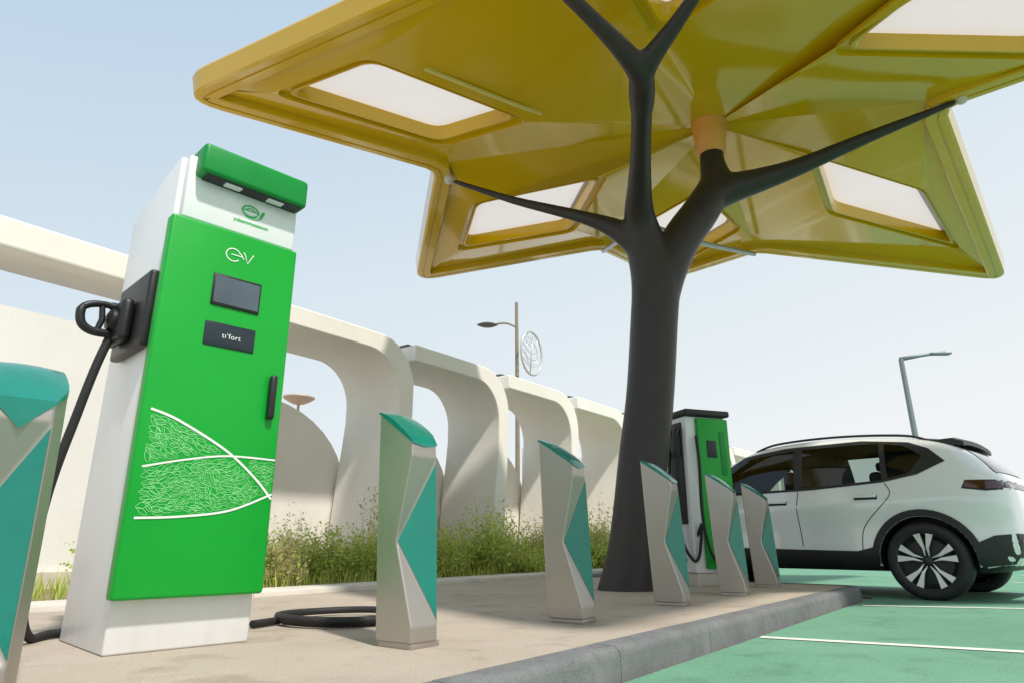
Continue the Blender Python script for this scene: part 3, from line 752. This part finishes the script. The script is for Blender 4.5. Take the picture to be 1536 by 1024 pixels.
    for x,ex in ((-.06,0),(-.18,.014),(-.30,.045),(-.40,.025)):
        row=[]
        for y in ys:
            h=bv.ray_cast(Vector((max(x,-.20),y,3)),Vector((0,0,-1))); zr=h[0].z+ex-(.02 if x<-.25 else 0)
            row.append((bm.verts.new((x,y,zr-.055)),bm.verts.new((x,y,zr+.010 if x>-.35 else zr-.010))))
        rows.append(row)
    for i in range(3):
        for j in range(len(ys)-1):
            for k in (0,1): bm.faces.new((rows[i][j][k],rows[i][j+1][k],rows[i+1][j+1][k],rows[i+1][j][k]))
        for j in (0,len(ys)-1): bm.faces.new((rows[i][j][0],rows[i][j][1],rows[i+1][j][1],rows[i+1][j][0]))
    for i in (0,3):
        for j in range(len(ys)-1): bm.faces.new((rows[i][j][0],rows[i][j+1][0],rows[i][j+1][1],rows[i][j][1]))
    bm_obj(bm,'spoiler',M['black'],root,True,40)
    for wx in (0,2.68):
        for sd in (1,-1):
            w=empty('wheel',(wx,.80*sd,.345),0); w.parent=root
            if sd<0: w.rotation_euler=(0,0,math.pi)
            Vt,Ft=lathe([(.252,-.10),(.29,-.115),(.335,-.105),(.352,-.07),(.352,.07),(.335,.105),(.30,.118),(.262,.105),(.252,.09)],56,'Y')
            me_obj('tyre',Vt,Ft,M['rubber'],w,True,60)
            Vr,Fr=lathe([(.254,-.08),(.254,.10),(.263,.106),(.247,.098),(.236,.06),(.20,.03),(.05,.035),(.0,.035)],48,'Y')
            me_obj('rim_dish',Vr,Fr,M['alloy_d'],w,True,40)
            parts=[]
            for k in range(5):
                a=2*math.pi*k/5+.3
                for sg in (-1,1):
                    def pp(an,r): return Vector((math.cos(a+sg*an),0,math.sin(a+sg*an)))*r
                    P_=[pp(.5,.035),pp(.05,.12),pp(.10,.251),pp(.34,.251),pp(.24,.12)]
                    ysx=[.082,.094,.102,.102,.094]
                    Vs=[p+Vector((0,y,0)) for p,y in zip(P_,ysx)]; Vs=Vs+[v-Vector((0,.03,0)) for v in Vs]
                    parts.append((Vs,[(0,1,4),(1,2,3,4),(5,6,9),(6,7,8,9)]+[(i,(i+1)%5,5+(i+1)%5,5+i) for i in range(5)]))
            Vs,Fs=merge(parts); me_obj('rim',Vs,Fs,M['alloy'],w)
            Vh,Fh=lathe([(.045,.07),(.043,.090),(.028,.097),(0,.098)],24,'Y'); me_obj('hub_cap',Vh,Fh,M['alloy_d'],w,True)
    return root
hd=math.atan2(.714,-.70)
S=1.05
left=Vector((-.714,-.70)); cpos=Vector((4.05,6.85))-left*.92*S
car=build_car((cpos.x,cpos.y,-.12),hd,S)
MW=Matrix.Translation((cpos.x,cpos.y,-.12))@Matrix.Rotation(hd,4,'Z')@Matrix.Scale(S,4)
MC=(Matrix.Translation((1.86,7.05,0))@Matrix.Rotation(R(20),4,'Z')).inverted()
pa=MC@(MW@Vector((2.2,.93,.90))); pb=MC@(MW@Vector((2.18,1.06,.92))); pc=MC@(MW@Vector((2.15,1.14,.84))); pd=MC@(MW@Vector((2.1,1.16,.45)))
Vv,Ff=tube_data([pa,pb,pc],[.04,.035,.028],12); me_obj('charging_connector',Vv,Ff,M['black'],c2e,True,60)
tube('cable',spline([pc,pd,(pd+Vector((.42,.0,.3)))*.5+Vector((0,0,-.2)),(.42,-.03,.35)],8),.016,M['rubber'],c2e,8)

# ------------------------------------------------------------ arcade behind
def extrude_profile(prof, m0, m1, s_off=0):
    n=len(prof); base=Wp(s_off,m0,0)
    V=[Wp(s,mm,z)-base for mm in (m0,m1) for s,z in prof]
    F=[tuple(range(n)),tuple(range(n,2*n))]+[(i,(i+1)%n,n+(i+1)%n,n+i) for i in range(n)]
    return V,F,base
def arch_unit(sl):
    x0=sl-2.345
    outer=[(x0,3.30)]+[(sl-.7+.7*math.sin(R(a)),2.6+.7*math.cos(R(a))) for a in range(0,91,9)]+[(sl,2.2),(sl-.03,1.75),(sl-.07,1.25),(sl-.10,.8),(sl-.12,.4),(sl-.12,0)]
    inn=[(sl-.45,0),(sl-.44,.4),(sl-.41,.8),(sl-.37,1.25),(sl-.31,1.75),(sl-.27,2.15)]+[(sl-.89+.62*math.cos(R(a)),2.40+.65*math.sin(R(a))) for a in range(0,91,9)]+[(x0,3.05)]
    V,F,base=extrude_profile(outer+inn,-7.0,-8.2,s_off=sl)
    e=empty('shade_arch',base,0,'cream rendered shade arch with rounded shoulder behind planting','arch','row of cream shade arches')
    o=me_obj('frame',V,F,M['plaster'],e,True,25)
    bv=o.modifiers.new('b','BEVEL'); bv.width=.02; bv.segments=3; bv.limit_method='ANGLE'; bv.angle_limit=R(50)
    pr=[(x0+.02,3.303),(sl-.65,3.303),(sl-.65,3.345),(x0+.02,3.345)]
    V,F,_=extrude_profile(pr,-7.2,-8.15,s_off=sl); V=[v-(base-_) for v in V]
    me_obj('roof_strip',V,F,M['coping'],e)
    pr=[(x0+.1,0),(x0+.1,2.38)]+[(sl-1.75+1.6*math.sin(R(a)),1.08+1.3*math.cos(R(a))) for a in range(0,91,9)]+[(sl-.15,0)]
    V,F,_=extrude_profile(pr,-8.25,-8.5,s_off=sl); V=[v-(base-_) for v in V]
    me_obj('back_wall',V,F,M['plaster'],e,True,25)
sl=6.9
while sl<34:
    arch_unit(sl); sl+=2.345
V,F,base=extrude_profile([(-9,0),(4.3,0),(4.3,2.50),(-9,2.50)],-7.2,-7.5)
w=me_obj('boundary_wall',V,F,M['plaster_w']); w.location=base; tag(w,'plain white rendered boundary wall behind the charging cabinet','wall')
pl_=extrude_profile([(-9,0.0),(4.32,0.0),(4.32,.16),(-9,.16)],-7.12,-7.198); me_obj('wall_plinth',[v+(pl_[2]-base) for v in pl_[0]],pl_[1],M['concrete'],w)
V,F,base=extrude_profile([(-9,2.96),(4.0,2.96),(4.0,3.25),(-9,3.25)],-6.95,-7.65)
be=me_obj('roof_beam',V,F,M['plaster']); be.location=base; tag(be,'long cream roof slab above the white boundary wall','beam')
bv=be.modifiers.new('b','BEVEL'); bv.width=.03; bv.segments=3

# ------------------------------------------------------------ lamps and small things
lamp=empty('street_lamp',(.15,18,0),0,'tan street lamp with side arm and round lattice ornament','street lamp')
tube('pole',[(0,0,0),(0,0,3.5),(-.02,0,7.0)],[.07,.06,.045],M['bronze'],lamp,12)
tube('arm',spline([(0,0,6.25),(-.3,0,6.38),(-.6,0,6.36)],5),.03,M['bronze'],lamp,8)
V,F=lathe([(0,-.06),(.12,-.05),(.2,0),(.12,.05),(0,.06)],20); me_obj('lamp_head',[(x*1.5-.85,y,z+6.33) for x,y,z in V],F,M['coping'],lamp,True)
parts=[]
def orn(u,v): return (u*.30+.40, u*.40, v*.62+5.5)
parts.append(tube_data([orn(math.cos(R(a)),math.sin(R(a))) for a in range(0,360,12)],.032,6,True))
parts.append(tube_data([orn(-.15,-.98),orn(0,0),orn(.15,.98)],.018,5))
for i in range(5):
    y=-.65+i*.32
    for sg in (-1,1):
        e_=(sg*math.sqrt(max(0,1-min(.98,abs(y+.42))**2))*.98, y+.42)
        parts.append(tube_data(spline([orn(y*.15,y),orn(sg*.4,y+.10),orn(*e_)],4),.011,5))
parts.append(tube_data([orn(.55*math.cos(R(a)),.55*math.sin(R(a))) for a in range(0,360,20)],.010,5,True))
V,F=merge(parts); me_obj('ornament',V,F,M['trim'],lamp,True)
l2=empty('street_lamp',(12.15,20,-.12),0,'slim grey car park lamp with flat angled arm','street lamp')
tube('pole',[(0,0,0),(-.02,0,3),(-.06,0,6.0)],[.10,.085,.07],M['pole'],l2,12)
V,F=tube_data([(-.08,0,6.0),(.6,0,6.12),(1.35,0,6.22)],[.07,.05,.04],8); me_obj('arm',V,F,M['pole'],l2,True)
box('lamp_head',(.85,1.5,-.12,.12,6.14,6.20),M['pole'],l2,.02)
um=empty('bowl_finial',(-4.62,14.2,0),0,'small tan bowl-shaped finial behind the low white wall','finial')
V,F=lathe([(.0,3.42),(.33,3.45),(.34,3.42),(.24,3.35),(.14,3.30),(.03,3.27),(.03,0)],24); me_obj('bowl',V,F,M['tan'],um,True,30)
V,F=lathe([(.0,3.48),(.14,3.475),(.32,3.453)],20); me_obj('bowl_rim',V,F,M['trim'],um,True)

# ------------------------------------------------------------ shrubs
def shrub_mesh(name, seed, h, spread, n, dry):
    r=random.Random(seed); V=[];F=[];mi=[]
    for i in range(n):
        a=r.uniform(0,2*math.pi); lean=r.uniform(.05,1)*spread; hh=h*r.uniform(.35,1.1)*(1-.35*lean/spread)
        bx=r.gauss(0,spread*.40); by=r.gauss(0,spread*.40)
        p0=Vector((bx,by,0)); p1=Vector((bx+math.cos(a)*lean*.35,by+math.sin(a)*lean*.35,hh*.6)); p2=Vector((bx+math.cos(a)*lean,by+math.sin(a)*lean,hh))
        isdry=r.random()<dry
        sd=Vector((-math.sin(a),math.cos(a),0))*.0026
        pts=[p0,p0.lerp(p1,.5),p1,p1.lerp(p2,.5)+Vector((0,0,.02)),p2]
        o=len(V)
        for k,p in enumerate(pts):
            w=1-k*.2; V += [p-sd*w,p+sd*w]
        for k in range(4): F.append((o+2*k,o+2*k+1,o+2*k+3,o+2*k+2)); mi.append(1 if isdry else 0)
        for k in range(r.randint(14,24)):
            t=r.uniform(.15,1.0); c=p0.lerp(p1,t/.6) if t<.6 else p1.lerp(p2,(t-.6)/.4)
            d=Vector((r.gauss(0,1),r.gauss(0,1),r.gauss(.6,.6))).normalized(); L=r.uniform(.025,.065)*(1.2-.5*t)
            s_=d.cross(Vector((r.gauss(0,1),r.gauss(0,1),r.gauss(0,1)))).normalized()*L*.28
            c=c+Vector((r.gauss(0,.02),r.gauss(0,.02),0)); o=len(V)
            V += [c,c+d*L*.5+s_,c+d*L,c+d*L*.5-s_]; F.append((o,o+1,o+2,o+3)); mi.append(1 if isdry or r.random()<.04 else 0)
    me=bpy.data.meshes.new(name); me.from_pydata([tuple(v) for v in V],[],F); me.materials.append(M['leaf']); me.materials.append(M['leaf_dry'])
    for p,i in zip(me.polygons,mi): p.material_index=i
    return me
variants=[shrub_mesh('shrub',11,.92,.34,180,.03),shrub_mesh('shrub',12,.70,.40,190,.03),shrub_mesh('shrub',13,1.08,.28,80,.5),shrub_mesh('shrub',14,.45,.42,170,.04)]
rs=random.Random(5); s=3.0
while s<15:
    v=rs.choices([0,1,2,3],[5,4,1.3,2.5])[0]
    if s<4.4: v=rs.choice([2,3,3])
    o=bpy.data.objects.new('shrub',variants[v]); COL.objects.link(o)
    p=Wp(s,rs.uniform(-6.5,-5.65),.02); o.location=p; o.rotation_euler=(0,0,rs.uniform(0,6.28)); sc_=rs.uniform(.65,1.2); o.scale=(sc_,sc_,sc_*rs.uniform(.85,1.15))
    tag(o,('dry straw-coloured wispy shrub in planting strip' if v==2 else 'wispy green shrub in planting strip by arches'),'shrub','shrubs in the planting strip')
    s+=rs.uniform(.15,.32)
V=[];F=[];r=random.Random(9)
for i in range(9000):
    c=Wp(r.uniform(1.5,18),r.uniform(-7,-5.45),.02)
    a=r.uniform(0,6.28); h=r.uniform(.04,.22); l=Vector((math.cos(a),math.sin(a),0)); sd=Vector((-l.y,l.x,0))*.005; o=len(V)
    V += [c-sd,c+sd,c+l*h*.4+Vector((0,0,h))]; F.append((o,o+1,o+2))
gc=me_obj('ground_cover_grass',V,F,M['leaf']); gc['kind']='stuff'

# ------------------------------------------------------------ light, sky, camera
el=R(57); az=R(146)
sd=Vector((math.sin(az)*math.cos(el),math.cos(az)*math.cos(el),math.sin(el)))
sun=bpy.data.lights.new('sun','SUN'); sun.energy=4.0; sun.angle=R(3); sun.color=(1,.94,.85)
so=bpy.data.objects.new('sun',sun); COL.objects.link(so); so.rotation_euler=(-sd).to_track_quat('-Z','Y').to_euler(); so.location=(20,5,30)
w=bpy.data.worlds.new('World'); scene.world=w; w.use_nodes=True; nt=w.node_tree; bg=nt.nodes['Background']
sky=nt.nodes.new('ShaderNodeTexSky'); sky.sky_type='NISHITA'; sky.sun_disc=False; sky.sun_elevation=el; sky.sun_rotation=az; sky.dust_density=2.0; sky.air_density=1.0; sky.ozone_density=1.0
tc=nt.nodes.new('ShaderNodeTexCoord'); sx=nt.nodes.new('ShaderNodeSeparateXYZ'); nt.links.new(tc.outputs['Generated'],sx.inputs[0])
ma=nt.nodes.new('ShaderNodeMath'); ma.operation='MULTIPLY_ADD'; ma.inputs[1].default_value=-.26
nt.links.new(sx.outputs['X'],ma.inputs[0]); nt.links.new(sx.outputs['Z'],ma.inputs[2])
cr=nt.nodes.new('ShaderNodeValToRGB'); e=cr.color_ramp.elements
e[0].position=0; e[0].color=(.93,.95,.95,1); e[1].position=.85; e[1].color=(.49,.66,.84,1)
k=e.new(.40); k.color=(.745,.85,.915,1)
nt.links.new(ma.outputs[0],cr.inputs['Fac'])
sc=nt.nodes.new('ShaderNodeMix'); sc.data_type='RGBA'; sc.blend_type='MULTIPLY'; sc.inputs[0].default_value=1; sc.inputs[7].default_value=(6.5,6.5,6.5,1)
nt.links.new(cr.outputs['Color'],sc.inputs[6])
mx=nt.nodes.new('ShaderNodeMix'); mx.data_type='RGBA'; mx.inputs[0].default_value=.95; nt.links.new(sky.outputs['Color'],mx.inputs[6]); nt.links.new(sc.outputs[2],mx.inputs[7])
nt.links.new(mx.outputs[2],bg.inputs['Color']); bg.inputs['Strength'].default_value=.15
cam=bpy.data.cameras.new('camera'); co=bpy.data.objects.new('camera',cam); COL.objects.link(co)
co.location=(0,0,.41); co.rotation_euler=(R(90+16.8),0,0); cam.sensor_width=36; cam.lens=23.44; cam.clip_start=.05; cam.clip_end=3000
scene.camera=co
scene.view_settings.view_transform='Standard'; scene.view_settings.look='None'; scene.view_settings.exposure=0
